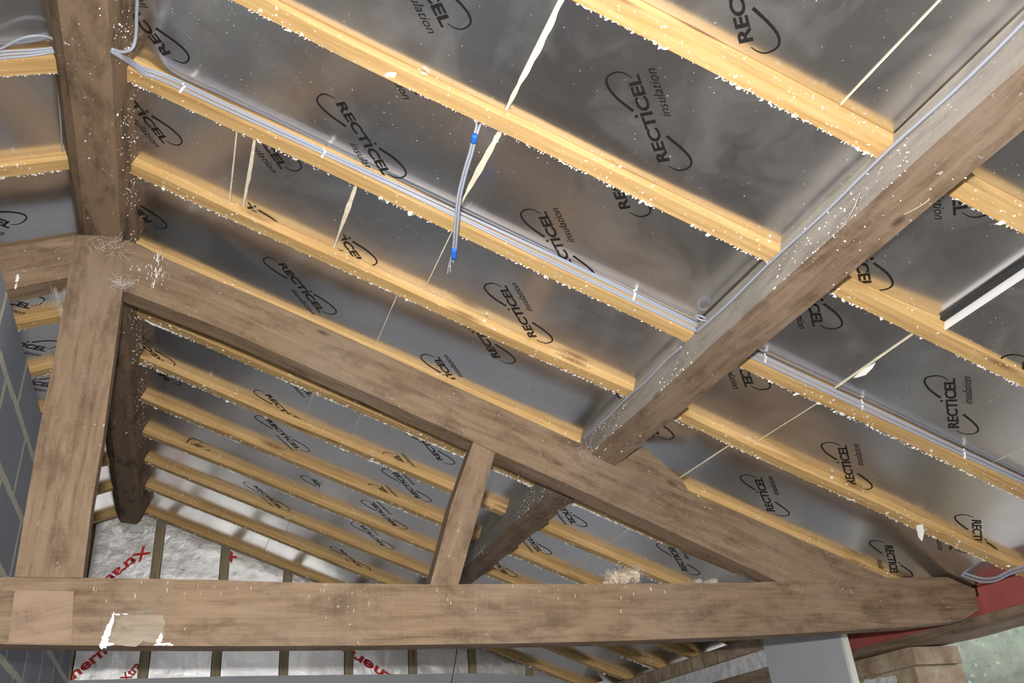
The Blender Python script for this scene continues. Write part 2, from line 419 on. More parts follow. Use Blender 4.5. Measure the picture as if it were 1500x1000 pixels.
for side in (1, -1):
    for k, y in enumerate(RY):
        bm = bmesh.new()
        sbox(bm, -0.93, 2.62 if y > 3.2 or side < 0 else 2.50, y - RWID, y, 1.54, 1.70, side, n=24, wob=0.006, seed=k + 20 * side)
        bevel(bm, 0.0025)
        sl = 'right' if side > 0 else 'left'
        o = obj('rafter', bm, RAFT, grain=(Cc * side, 0, -S))
        lab = 'yellow softwood rafter on the %s slope, %s' % (sl, rafter_phrase(k))
        if side > 0 and k == 4: lab = 'yellow softwood rafter carrying the grey cable bundle, right slope'
        if side > 0 and k == 3: lab = 'yellow softwood rafter above the hanging cable with blue tape, right slope'
        if side > 0 and k == 2: lab = 'topmost full yellow rafter in the photo, meeting the purlin at upper right'
        tag(o, lab, 'rafter', RGROUP)
        if k >= 1:
            crumbs(o, y, side, -0.9, 2.4 if side > 0 else -0.2, 190 if k < 7 else (300 if k == 7 and side > 0 else 150), rad=0.0026 if k < 7 else (0.0036 if k == 7 and side > 0 else 0.0034))

# ------------------------------------------------------------------ RECTICEL print
def text_mesh(body, bold=0.0, shear=0.0):
    cu = bpy.data.curves.new('txt', 'FONT'); cu.body = body; cu.size = 1; cu.offset = bold; cu.shear = shear; cu.resolution_u = 4
    o = bpy.data.objects.new('txt', cu); C.objects.link(o)
    dg = bpy.context.evaluated_depsgraph_get(); dg.update()
    me = bpy.data.meshes.new_from_object(o.evaluated_get(dg))
    C.objects.unlink(o); bpy.data.objects.remove(o); bpy.data.curves.remove(cu)
    return me
def fit_text(bm, body, x0, x1, y0, y1, bold=0.0, shear=0.0):
    me = text_mesh(body, bold, shear)
    t = bmesh.new(); t.from_mesh(me); bpy.data.meshes.remove(me)
    xs = [v.co.x for v in t.verts]; ys = [v.co.y for v in t.verts]
    a, b_, c, d = min(xs), max(xs), min(ys), max(ys)
    for v in t.verts:
        v.co.x = x0 + (v.co.x - a) / (b_ - a) * (x1 - x0); v.co.y = y0 + (v.co.y - c) / (d - c) * (y1 - y0); v.co.z = 0
    tm = bpy.data.meshes.new('t'); t.to_mesh(tm); t.free(); bm.from_mesh(tm); bpy.data.meshes.remove(tm)
def arc(bm, pts, w0, w1):
    p = catmull([(a, b_, 0) for a, b_ in pts], 7)
    L = []
    for i, q in enumerate(p):
        t = (p[min(i + 1, len(p) - 1)] - p[max(i - 1, 0)]).normalized(); nn = Vector((-t.y, t.x, 0))
        s = i / (len(p) - 1); w = w0 + (w1 - w0) * s ** 0.8
        L.append((bm.verts.new(q + nn * w / 2), bm.verts.new(q - nn * w / 2)))
    for i in range(len(L) - 1): bm.faces.new((L[i][0], L[i][1], L[i + 1][1], L[i + 1][0]))
def logo_template():
    bm = bmesh.new()
    fit_text(bm, 'RECTICEL', 0, 1, 0, 0.122, bold=0.030)
    bmesh.ops.create_circle(bm, cap_ends=True, segments=12, radius=0.017, matrix=Matrix.Translation((0.567, 0.162, 0)))
    fit_text(bm, 'insulation', 0.50, 1.03, -0.155, -0.065, bold=-0.004, shear=0.35)
    arc(bm, [(-0.055, 0.036), (-0.115, -0.02), (-0.137, -0.085), (-0.10, -0.175), (-0.01, -0.197), (0.12, -0.150), (0.29, -0.052)], 0.006, 0.030)
    arc(bm, [(0.975, 0.074), (1.04, 0.13), (1.062, 0.205), (1.03, 0.29), (0.945, 0.316), (0.80, 0.275), (0.63, 0.17)], 0.006, 0.030)
    me = bpy.data.meshes.new('logo'); bm.to_mesh(me); bm.free(); return me
LOGO = logo_template(); LL = 0.2445
WB = [1.579, 1.579, 1.562, 1.580, 1.570, 1.566] + [1.571] * 8      # how deep the foil sits in each bay
# every print: pixel of a known point, that point in logo units, direction (A = up the slope & towards camera, B = down & away)
LG = [((981, 237), (0, 0), 'A'), ((1104.2, 60), (0, 0), 'A'), ((491, 152), (0, 0), 'B'), ((647, 40), (1, 0), 'B'), ((250.5, 78.5), (0, 0), 'A'),
      ((225.6, 170), (.639, .203), 'B'), ((442, 246), (1.036, .295), 'B'), ((225, 329), (-.048, .034), 'A'), ((382, 308), (.639, .203), 'B'),
      ((799.5, 309.7), (1, 0), 'A'), ((924.2, 304.9), (0, 0), 'A'), ((520, 354.4), (.639, .203), 'B'), ((407, 385.8), (0, 0), 'B'),
      ((741.6, 417.4), (1, 0), 'A'), ((642.7, 522.4), (1, 0), 'A'), ((733.3, 524), (0, 0), 'A'), ((608.8, 139), (1, 0), 'B'), ((1396.5, 322), (1, 0), 'B'),
      ((1284.7, 391), (.639, .203), 'B'), ((1211.2, 445.6), (.639, .203), 'B'), ((1091.5, 566.4), (1, 0), 'B'), ((1405.4, 626), (0, 0), 'A'),
      ((1240, 651.6), (1, 0), 'A'), ((1135.5, 749), (0, 0), 'A'), ((1463.5, 520.5), (1.013, .306), 'A'), ((1422.7, 761), (0, 0), 'B'),
      ((1295, 798.4), (0, 0), 'B'), ((986.5, 642), (1.036, .295), 'B'), ((1391, 805), (1, 0), 'B'),
      ((240.4, 528.6), (0, 0), 'A'), ((250, 557), (0, 0), 'A'), ((300, 655), (1, 0), 'C'), ((388, 577.7), (0, 0), 'B'), ((434.9, 658.3), (1, 0), 'B'),
      ((559.7, 667.4), (1.02, .29), 'A'), ((649.3, 673.9), (0, 0), 'A'), ((616.8, 729.8), (0, 0), 'A'), ((536, 718), (1.02, .29), 'A'), ((583, 770), (0, 0), 'A'),
      ((463.5, 712.9), (.29, -.051), 'B'), ((425.8, 746.7), (1.036, .295), 'B'), ((543, 835), (1.036, .295), 'B'), ((578, 803), (-.09, -.19), 'A'),
      ((836.8, 768), (1, 0), 'B'), ((787.6, 809), (1, 0), 'B'), ((757.6, 844), (1.036, .295), 'B'), ((1008.4, 836.3), (0, 0), 'A'), ((453, 580), (1, 0), 'B')]
LGL = [((12, 334), (1, 0), 'B'), ((42, 453), (1, 0), 'B'), ((65, 514.6), (1, 0), 'B'), ((74, 567), (1, 0), 'B')]
logos = []
FORCE = {(559.7, 667.4): 7, (536, 718): 8, (543, 835): 11, (250, 557): 8, (240.4, 528.6): 7}
r2 = math.sqrt(0.5)
for lst, side in ((LG, 1), (LGL, -1)):
    for px, (a, b_), kind in lst:
        fn = onroof if side > 0 else onleft
        u, y = uy(fn(px, 1.57), side)
        bay = FORCE.get(px, max(i for i in range(len(RY)) if RY[i] < y))
        u, y = uy(fn(px, WB[bay]), side)
        if y < RY[bay] + 0.01: y = RY[bay] + 0.01
        if y > RY[bay + 1] - RWID - 0.004: y = RY[bay + 1] - RWID - 0.004
        if side > 0:
            ex = {'A': (-r2, -r2), 'B': (r2, r2), 'C': (r2, -r2)}[kind]
            ey = (ex[1], -ex[0])                 # seen from below the print is not mirrored
        else:
            ex = {'B': (-r2, r2)}[kind]; ey = (-ex[1], ex[0])
        o = (u - LL * (a * ex[0] + b_ * ey[0]), y - LL * (a * ex[1] + b_ * ey[1]))
        logos.append(dict(bay=bay, px=px, side=side, anchor=(u, y), o=o, ex=ex, ey=ey))
def put_logo(lg, u0, u1, y0, y1, w, parent):
    bm = bmesh.new(); bm.from_mesh(LOGO)
    for v in bm.verts:
        a, b_ = v.co.x * LL, v.co.y * LL
        v.co = Vector((lg['o'][0] + a * lg['ex'][0] + b_ * lg['ey'][0], lg['o'][1] + a * lg['ex'][1] + b_ * lg['ey'][1], 0))
    for co, no in (((u0, 0, 0), (-1, 0, 0)), ((u1, 0, 0), (1, 0, 0)), ((0, y0, 0), (0, -1, 0)), ((0, y1, 0), (0, 1, 0))):
        bmesh.ops.bisect_plane(bm, geom=bm.verts[:] + bm.edges[:] + bm.faces[:], plane_co=co, plane_no=no, clear_outer=True)
    if not bm.faces: bm.free(); return
    for v in bm.verts: v.co = P3(v.co.x, v.co.y, w(v.co.x), lg['side'])
    obj('printed_logo', bm, INK, parent)

# ------------------------------------------------------------------ foil boards between the rafters
UR = -0.90
JR = {4: [(-1, 0)], }
joints = {   # bay index (between rafter k and k+1): joints (u at near edge, u at far edge, gap)
    0: [(0.667, 0.667, .002)], 1: [(0.667, 0.662, .003), (1.275, 1.275, .003)], 2: [(0.040, 0.034, .011), (1.292, 1.296, .013)], 3: [(0.045, 0.03, .010), (1.263, 1.269, .004), (1.838, 1.838, .002)],
    4: [(-0.612, -0.611, .005), (-0.559, -0.567, .008), (-0.255, -0.267, .008), (0.043, 0.043, .004), (1.280, 1.272, .004)],
    5: [(-0.028, -0.028, .004), (1.222, 1.214, .006)], 6: [(0.03, 0.03, .003), (1.25, 1.25, .003)],
    7: [(-0.18, -0.18, .003), (0.03, 0.03, .003), (1.288, 1.28, .003)], 8: [(0.053, 0.046, .004), (1.297, 1.294, .004)], 9: [(0.0, 0.0, .003), (1.28, 1.28, .003)],
    10: [(0.055, 0.06, .003), (1.28, 1.28, .003)], 11: [(-0.077, -0.073, .003), (1.2, 1.2, .003)], 12: [(-0.15, -0.15, .003), (1.2, 1.2, .003)]}
def bay_phrase(k):
    if k <= 5: return ords[5 - k] + ' bay before the truss'
    if k == 6: return 'bay over the truss'
    return ords[k - 7] + ' bay beyond the truss'
looks = {(4, 0): 'next to the ridge, whole width', (4, 1): 'narrow strip between two cream joints', (4, 2): 'short piece right of the narrow strip', (4, 3): 'short piece behind the hanging cable'}
BG = 'foil-faced insulation boards between the rafters'
for side in (1, -1):
    for k in range(len(RY) - 1):
        y0 = RY[k] + 0.0015; y1 = RY[k + 1] - RWID - 0.0015
        js = joints.get(k, []) if side > 0 else [(0.6, 0.6, .003)]
        uend = 2.50 if (side > 0 and y0 < 3.0) else 2.60
        edges = [(UR, UR, 0)] + js + [(uend, uend, 0)]
        names = ['next to the ridge', 'second from the ridge', 'third from the ridge', 'fourth from the ridge', 'fifth from the ridge', 'sixth from the ridge']
        for s in range(len(edges) - 1):
            fw = WB[k] / 1.59
            a0, a1, g0 = edges[s]; b0, b1, g1 = edges[s + 1]
            if s > 0: a0 *= fw; a1 *= fw
            if s + 1 < len(edges) - 1: b0 *= fw; b1 *= fw
            a0 += g0 / 2; a1 += g0 / 2; b0 -= g1 / 2; b1 -= g1 / 2
            dw = 0.0015 * math.sin(k * 2.3 + s * 1.9)
            if side > 0 and k == 2 and s == 2: dw = -0.012
            if side > 0 and k == 2 and s == 1: dw = 0.004
            w0 = WB[k] + dw
            tilt = 0.024 if (side > 0 and k == 2 and s == 1) else 0
            wf = lambda q, w0=w0, a0=a0, b0=b0, tilt=tilt: w0 + tilt * max(0, (q - a0) / (b0 - a0)) ** 4
            sl = 'right' if side > 0 else 'left'
            if side > 0:
                nm = names[s] if s < len(edges) - 2 else 'lowest, towards the eaves'
                if len(edges) == 2: nm = 'whole bay'
            else: nm = ['next to the ridge', 'towards the eaves'][s]
            lab = 'foil insulation board, %s slope, %s, %s' % (sl, bay_phrase(k), nm)
            mid = P3((a0 + b0) / 2, (y0 + y1) / 2, w0, side)
            t = thing('insulation_board', mid, lab, 'insulation board', BG)
            A = [P3(a0, y0, w0, side), P3(b0, y0, w0, side), P3(b1, y1, w0, side), P3(a1, y1, w0, side)]
            # foam body
            bm = bmesh.new()
            e = 0.0012
            T0 = [P3(a0, y0, w0 + e, side), P3(b0, y0, w0 + tilt + e, side), P3(b1, y1, w0 + tilt + e, side), P3(a1, y1, w0 + e, side)]
            T1 = [P3(a0, y0, w0 + 0.08, side), P3(b0, y0, w0 + 0.08, side), P3(b1, y1, w0 + 0.08, side), P3(a1, y1, w0 + 0.08, side)]
            hexa(bm, T0, T1); obj('foam_core', bm, WHITE if (side > 0 and k == 2 and s == 2) else FOAM, t)
            # foil face, gently cockled
            bm = bmesh.new()
            nu = max(2, int((b0 - a0) / 0.04)); nv = 8
            G = []
            for i in range(nu + 1):
                row = []
                for j in range(nv + 1):
                    fy = j / nv; fu = i / nu
                    ua = a0 + (a1 - a0) * fy; ub = b0 + (b1 - b0) * fy
                    u = ua + (ub - ua) * fu; y = y0 + (y1 - y0) * fy
                    row.append(bm.verts.new(P3(u, y, wf(u) + 0.0003 * noise.noise(Vector((u * 5, y * 5, k))), side)))
                G.append(row)
            for i in range(nu):
                for j in range(nv): bm.faces.new((G[i][j], G[i + 1][j], G[i + 1][j + 1], G[i][j + 1]))
            obj('foil_facing', bm, FOIL, t, grain=(Cc * side, 0, -S), smooth=True)
            if s > 0:                                   # ragged foam showing in the joint at the board's upper edge
                shade_strip = side > 0 and k == 2 and s == 2  # one open gap: a dark strip stands in for the shade inside it
                bm = bmesh.new(); nn = 24; gw = max(g0, 0.003) * (1.0 if not shade_strip else 0.8)
                pr_ = None
                for i in range(nn + 1):
                    f_ = i / nn; y_ = y0 + (y1 - y0) * f_; uc = (edges[s][0] * (1 - f_) + edges[s][1] * f_) * fw
                    hw = gw / 2 * (1.5 if shade_strip else (0.55 + 0.9 * abs(noise.noise(Vector((y_ * 14, k, s)))) + (0.9 * math.sin(math.pi * min(1, max(0, f_ * 1.4 - .1))) if g0 > 0.007 else 0)))
                    wj = w0 + (0.030 if shade_strip else -0.0013)
                    v_ = [bm.verts.new(P3(uc - hw, y_, wj, side)), bm.verts.new(P3(uc + hw, y_, wj, side)), bm.verts.new(P3(uc + hw * .7, y_, wj + 0.01, side)), bm.verts.new(P3(uc - hw * .7, y_, wj + 0.01, side))]
                    if pr_:
                        for q in range(4): bm.faces.new((pr_[q], pr_[(q + 1) % 4], v_[(q + 1) % 4], v_[q]))
                    else: bm.faces.new(v_)
                    pr_ = v_
                bm.faces.new(pr_[::-1])
                obj('joint_shade_strip' if shade_strip else 'joint_foam', bm, DARK if shade_strip else FOAM, t)
            for lg in logos:
                if lg['side'] == side and lg['bay'] == k and a0 - 0.02 < lg['anchor'][0] < b0 + 0.02 and not lg.get('used'):
                    put_logo(lg, max(a0, a1), min(b0, b1), y0, y1, lambda q: wf(q) - 0.0007, t); lg['used'] = True

# ------------------------------------------------------------------ ridge beam
bm = bmesh.new()
sec = [(-0.470, 1.815), (-0.428, 1.715), (-0.405, 1.687), (-0.36, 1.682), (-0.322, 1.680), (-0.300, 1.692), (-0.262, 1.806), (-0.262, 1.90), (-0.470, 1.90)]
prev = None; N = 60
y0, y1 = -0.4, 5.45
for i in range(N + 1):
    y = y0 + (y1 - y0) * i / N
    ring = []
    for j, (x, z) in enumerate(sec):
        dx = dz = 0
        if 0 < j < 6:
            dx = 0.010 * noise.noise(Vector((y * 1.3, j * 3.1, 0))); dz = 0.007 * noise.noise(Vector((y * 1.6, j * 2.1, 5)))
        if y > YT + TT: dz += 0.0
        ring.append(bm.verts.new((x + dx, y, z + dz)))
    if prev:
        for j in range(len(sec)): bm.faces.new((prev[j], prev[(j + 1) % len(sec)], ring[(j + 1) % len(sec)], ring[j]))
    else: bm.faces.new(ring)
    prev = ring
bm.faces.new(prev[::-1])
ridge = obj('ridge_beam', bm, RIDGE, grain=(0, 1, 0.0001))
tag(ridge, 'dark rough ridge beam running along the apex of the roof above the king post', 'beam')
bm = bmesh.new()
for i in range(1100):
    y = random.uniform(0.9, 5.2)
    if noise.noise(Vector((y * 3, 2, 2))) < -0.15: continue
    t = random.random() ** 0.6
    P = Vector((-0.300 + 0.036 * t, y, 1.690 + 0.11 * t))
    if random.random() < 0.06: P = Vector((random.uniform(-0.40, -0.31), y, 1.680))
    blob(bm, P, random.uniform(0.0005, 0.0017) * (2.0 if random.random() < 0.06 else 1), 1, (1, random.uniform(0.8, 2), 1))
o = obj('foam_crumbs', bm, CRUMB, ridge); o['kind'] = 'stuff'; o['label'] = 'white foam spatter on the beam side'

# ------------------------------------------------------------------ purlin
A_, B_, C_, D_ = (1.308, 1.1767), (1.258, 1.041), (1.3435, 0.9988), (1.386, 1.146)
bm = bmesh.new(); prev = None; N = 60
for i in range(N + 1):
    y = -0.4 + (5.66 + 0.4) * i / N
    ring = []
    for j, (x, z) in enumerate((A_, (A_[0] + (B_[0] - A_[0]) * .5, A_[1] + (B_[1] - A_[1]) * .5), B_, ((B_[0] + C_[0]) / 2, (B_[1] + C_[1]) / 2 - 0.002), C_, D_)):
        am = 0.0 if j in (0, 5) else 0.006
        ring.append(bm.verts.new((x + am * noise.noise(Vector((y * 1.8, j, 3))), y, z + am * noise.noise(Vector((y * 1.8, j, 8))))))
    if prev:
        for j in range(6):
            f = bm.faces.new((prev[j], prev[(j + 1) % 6], ring[(j + 1) % 6], ring[j]))
            f.material_index = 1 if j < 2 else 0
    else: bm.faces.new(ring)
    prev = ring
bm.faces.new(prev[::-1])
bevel(bm, 0.003)
purlin = obj('purlin', bm, [PURL, PDUST], grain=(0, 1, 0.0001))
tag(purlin, 'thick old purlin with dusty grey side running under the right slope, resting on the truss', 'beam')
bm = bmesh.new()
for i in range(900):
    y = random.uniform(0.6, 4.6)
    if noise.noise(Vector((y * 2.2, 7, 2))) < -0.05: continue
    t = random.gauss(0.75, 0.3)
    t = min(max(t, 0.05), 1.0)
    P = Vector((A_[0] + (B_[0] - A_[0]) * t - 0.001, y, A_[1] + (B_[1] - A_[1]) * t))
    if random.random() < 0.15:
        s = random.random(); P = Vector((B_[0] + (C_[0] - B_[0]) * s, y, B_[1] + (C_[1] - B_[1]) * s - 0.002))
    blob(bm, P, random.uniform(0.0005, 0.0018), 1, (1, random.uniform(0.8, 2.2), 1))
o = obj('foam_crumbs', bm, CRUMB, purlin); o['kind'] = 'stuff'; o['label'] = 'white foam spatter on the purlin'

# ------------------------------------------------------------------ main truss
def xz(px, y=YT): P = onY(px, y); return (P.x, P.z)
def timber(name, pts_px, mat_, grain, label, y0=YT, y1=YT + TT, bev=0.003, group='timbers of the old truss', extra=None):
    pts = [xz(p) for p in pts_px]
    if extra: pts = extra(pts)
    bm = bmesh.new(); prism_y(bm, pts, y0, y1); bevel(bm, bev)
    o = obj(name, bm, mat_, grain=grain)
    return tag(o, label, 'beam', group)
tie = timber('tie_beam', [(-120, 840), (0, 845), (135, 846), (319, 849), (431, 853), (620, 855.6), (750, 855), (889, 855), (1100, 853), (1167, 850), (1300, 846), (1388, 845), (1428, 862),
                          (1434, 893), (1412, 908), (1335, 917), (1221, 924.5), (1100, 931), (889, 939), (750, 942), (539, 945), (350, 946), (108, 945), (0, 943), (-120, 941)],
             TRUSS, (1, 0, 0.0001), 'long horizontal tie beam of the truss across the bottom of the roof')
king = timber('king_post', [(108, 360), (113, 345), (175, 347), (183, 360), (180, 424), (173, 480), (151, 642), (135, 738), (121.5, 846), (21.6, 845), (40.5, 730), (62, 610), (81, 515), (92, 455), (101, 400)],
              TRUSS, (0, 0, 1), 'upright king post standing on the left end of the tie beam under the ridge', y0=YT - 0.004, y1=YT + TT)
pr = timber('principal_rafter', [(182, 350), (207, 358), (238, 375.6), (400, 444.5), (544, 509), (750, 603), (830, 639), (900, 673), (1011, 723), (1100, 757), (1230, 814), (1300, 845),
                                 (1300, 852), (1150, 856), (950, 762), (728, 662), (694, 646), (545, 578), (370, 500), (326, 481), (178, 423)],
            TRUSS, (Cc, 0, -S), 'long sloping principal timber of the truss falling from the king post to the right', y0=YT + 0.003)
pl = timber('principal_rafter', [(112, 343), (0, 363), (-110, 386), (-110, 460), (10, 424), (100, 406), (106, 385)], TRUSS, (Cc, 0, S), 'short sloping principal timber left of the king post')
strut = timber('truss_strut', [(694, 646), (726, 662), (702, 748), (672, 856), (631, 856), (662, 738)], TRUSS, (-0.35, 0, -1), 'short strut standing between the tie beam and the long sloping timber', y0=YT + 0.005)
cleat = timber('purlin_cleat', [(899, 673), (943, 652), (1000, 703), (1011, 722)], TRUSS, (Cc, 0, -S), 'wedge block on the sloping timber holding the purlin', y0=YT + 0.002, bev=0.002)

# splashes and drips on the truss timbers
def splash(parent, px, sx, sy, n=14, label=None, y=YT):
    bm = bmesh.new(); c = onY(px, y - 0.0015)
    ctr = bm.verts.new((c.x, c.y - 0.0012, c.z)); vs = []
    for i in range(n):
        a = 2 * math.pi * i / n; q = random.uniform(0.6, 1.15)
        vs.append(bm.verts.new((c.x + sx * q * math.cos(a), c.y + 0.0014, c.z + sy * q * math.sin(a))))
    for i in range(n): bm.faces.new((ctr, vs[i], vs[(i + 1) % n]))
    bm.faces.new(vs[::-1])
    return bm
def splashes(parent, lst, name='paint_splash', label='white splash', mat_=None):
    big = bmesh.new()
    for px, sx, sy in lst:
        b2 = splash(parent, px, sx, sy); me = bpy.data.meshes.new('s'); b2.to_mesh(me); b2.free(); big.from_mesh(me); bpy.data.meshes.remove(me)
    o = obj(name, big, mat_ or SPLASH, parent); o['label'] = label
    return o
L = []
for i in range(9): L.append(((152 + i * 1.7, 941 - i * 4.6), 0.010 - 0.0008 * i, 0.016))
L += [((172, 900), 0.014, 0.003), ((184, 899), 0.010, 0.003), ((157, 943), 0.018, 0.005)]
splashes(tie, L, label='tall white plaster splash near the left end')
L = [((235, 932), 0.006, 0.016), ((238, 943), 0.022, 0.0035), ((249, 944), 0.010, 0.003), ((233, 938), 0.008, 0.006)]
splashes(tie, L, label='small white plaster splash beside the tall one')
L = []
for i in range(60):
    x = random.choice([random.uniform(120, 420), random.uniform(440, 740), random.uniform(740, 1000)])
    y = 852 + abs(random.gauss(0, 28))
    if y > 935: continue
    L.append(((x, y), 0.0007 * random.uniform(0.5, 1.6), 0.0025 * random.uniform(0.3, 3.2)))
o = splashes(tie, L, 'drip_marks', 'thin white drips'); o['kind'] = 'stuff'
L = []
for i in range(46):
    x = random.gauss(233, 7); y = random.uniform(368, 418)
    L.append(((x, y), 0.0013 * random.uniform(0.4, 1.6), 0.006 * random.uniform(0.3, 2.4)))
for i in range(16): L.append(((random.uniform(190, 228), random.uniform(385, 412)), 0.0016, 0.004 * random.uniform(0.5, 2.0)))
o = splashes(pr, L, 'drip_marks', 'cluster of white drips near the apex'); o['kind'] = 'stuff'
splashes(pl, [((25, 408), 0.006, 0.016), ((23, 418), 0.003, 0.014)], 'paint_splash', 'white drip')
# a cleaner square where another timber was lapped on, and a plaster-stained patch
CLEAN = old_wood('cleaner_wood_patch', (0.150, 0.097, 0.064), (0.270, 0.184, 0.128), (0.340, 0.245, 0.176), dust=(0.360, 0.245, 0.181), dust_amt=0.7)
STAIN = old_wood('plaster_stained_wood', (0.119, 0.085, 0.055), (0.221, 0.170, 0.119), (0.340, 0.281, 0.212), dust=(0.425, 0.383, 0.315), dust_amt=0.8)
bm = bmesh.new(); pts = [xz(p) for p in ((22, 864), (108, 866), (104, 943), (12, 941))]; prism_y(bm, pts, YT - 0.0015, YT + 0.001)
o = obj('clean_patch', bm, CLEAN, tie, grain=(1, 0, 0.2)); o['label'] = 'paler square patch at the left end'
bm = bmesh.new(); c_ = onY((202, 920), YT - 0.0012); vs = []
for i in range(36):
    a = 2 * math.pi * i / 36; ca, sa = math.cos(a), math.sin(a); q = 1 / max(abs(ca), abs(sa)) ** 0.6 * (1 + 0.4 * noise.noise(Vector((ca * 2.6, sa * 2.6, 3))))
    vs.append(bm.verts.new((c_.x + 0.062 * q * ca, c_.y, c_.z + 0.042 * q * sa)))
f = bm.faces.new(vs)
for v in bmesh.ops.extrude_face_region(bm, geom=[f])['geom']:
    if isinstance(v, bmesh.types.BMVert): v.co.y += 0.002
o = obj('plaster_stain', bm, STAIN, tie); o['label'] = 'mottled pale stain between the white splashes'

# ------------------------------------------------------------------ gable wall
GG = 'timber studs of the gable wall'
studs = [(-0.612, 'leftmost, half hidden behind the king post'), (-0.212, 'under the ridge beam end'), (0.186, 'second right of the ridge'), (0.578, 'third right of the ridge'), (0.975, 'below the middle of the tie beam'),
         (1.384, 'left of the hanging wire'), (1.784, 'right of the hanging wire'), (2.184, 'furthest right, in the eaves corner')]
def roofz(x, w=1.54): return (w - x * S) / Cc if x > XC else (w - (2 * XC - x) * S) / Cc
for x, ph in studs:
    bm = bmesh.new(); zt_ = min(roofz(x), roofz(x + 0.05)) - 0.002
    hexa(bm, [(x, YG, ZF), (x + 0.05, YG, ZF), (x + 0.05, YG, roofz(x + 0.05) - .002), (x, YG, roofz(x) - .002)], [(x, YG + .09, ZF), (x + 0.05, YG + .09, ZF), (x + 0.05, YG + .09, roofz(x + 0.05) - .002), (x, YG + .09, roofz(x) - .002)])
    bevel(bm, 0.002)
    tag(obj('gable_stud', bm, STUD, grain=(0, 0, 1)), 'weathered timber gable stud, ' + ph, 'stud', GG)
def red_text(body, px0, px1, hgt, board, x0, x1):
    """red print whose baseline runs from px0 to px1, on the plane of the gable foil, clipped to one bay"""
    y = YG + 0.012
    a, b_ = onY(px0, y), onY(px1, y); d = Vector((b_.x - a.x, b_.z - a.z)); L_ = d.length; d /= L_; nrm = Vector((-d.y, d.x))
    bm = bmesh.new(); fit_text(bm, body, 0, L_, 0, hgt, bold=0.03)
    for v in bm.verts:
        s, t_ = v.co.x, v.co.y
        v.co = Vector((a.x + d.x * s + nrm.x * t_, y, a.z + d.y * s + nrm.y * t_))
    for co, no in (((x0, 0, 0), (-1, 0, 0)), ((x1, 0, 0), (1, 0, 0))):
        bmesh.ops.bisect_plane(bm, geom=bm.verts[:] + bm.edges[:] + bm.faces[:], plane_co=co, plane_no=no, clear_outer=True)
    if bm.faces: obj('red_lettering', bm, RED, board)
    else: bm.free()
gl = ['behind the king post', 'at the apex with red lettering', 'right of the apex, plain crinkled', 'with a bit of red lettering at its top', 'below the middle of the tie beam', 'with red letters left of the hanging wire', 'right of the hanging wire', 'in the right-hand eaves corner']
gb = []
xs = [-0.62] + [s[0] for s in studs[1:]] + [2.54]
for i in range(len(xs) - 1):
    x0 = xs[i] + (0.055 if i else 0.065); x1 = xs[i + 1] - 0.004
    t = thing('gable_insulation_board', ((x0 + x1) / 2, YG + 0.02, 1.0), 'bright silver foil board on the gable, ' + gl[i], 'insulation board', 'silver boards of the gable wall')
    y = YG + 0.014
    bm = bmesh.new(); nx, nz = 14, 70
    G = []
    for a in range(nx + 1):
        x = x0 + (x1 - x0) * a / nx; ztp = min(roofz(x, 1.56), 1.9); row = []
        for c in range(nz + 1):
            z = -0.2 + (ztp + 0.2) * c / nz
            edge = min(a, nx - a) / nx * 4
            row.append(bm.verts.new((x, y + 0.003 * min(1, edge) * noise.noise(Vector((x * 9, i * 3, z * 16))), z)))
        G.append(row)
    for a in range(nx):
        for c in range(nz): bm.faces.new((G[a][c], G[a + 1][c], G[a + 1][c + 1], G[a][c + 1]))
    obj('foil_facing', bm, FOILG, t, smooth=True)
    bm = bmesh.new()
    hexa(bm, [(x0, y + 0.006, -0.2), (x1, y + 0.006, -0.2), (x1, y + 0.006, roofz(x1, 1.56)), (x0, y + 0.006, roofz(x0, 1.56))], [(x0, y + 0.06, -0.2), (x1, y + 0.06, -0.2), (x1, y + 0.06, roofz(x1, 1.56)), (x0, y + 0.06, roofz(x0, 1.56))])
    obj('foam_core', bm, FOAM, t)
    gb.append((t, x0, x1))
t, a, b_ = gb[0]
red_text('Xtratherm', (213, 797), (95, 893), 0.062, gb[0][0], gb[0][1], gb[0][2])
red_text('therm', (98, 1004), (166, 950), 0.062, gb[0][0], gb[0][1], gb[0][2])
red_text('Xtra', (186, 1002), (208, 975), 0.055, gb[0][0], gb[0][1], gb[0][2])
red_text('therm', (577, 990), (500, 940), 0.060, gb[4][0], gb[3][1], gb[5][2])
red_text('x', (349, 817), (338, 806), 0.05, gb[2][0], gb[2][1], gb[2][2])
# plasterboard sheet fixed over the lower gable
bm = bmesh.new(); prism_y(bm, [(-0.565, ZF), (2.50, ZF), (2.50, 0.66), (2.42, 0.735), (1.9, 0.782), (0.3, 0.815), (-0.565, 0.82)], YG - 0.016, YG - 0.002)
tag(obj('plasterboard_sheet', bm, GYP), 'grey plasterboard sheet covering the lower gable wall behind the tie beam', 'plasterboard')
# small white label on the end of the ridge beam
bm = bmesh.new(); P = onY((200, 775), 5.44); box(bm, P.x - 0.040, P.x + 0.040, 5.435, 5.440, P.z - 0.020, P.z + 0.020)
tag(obj('paper_tag', bm, WHITE), 'small white tag on the far end of the ridge beam', 'tag')

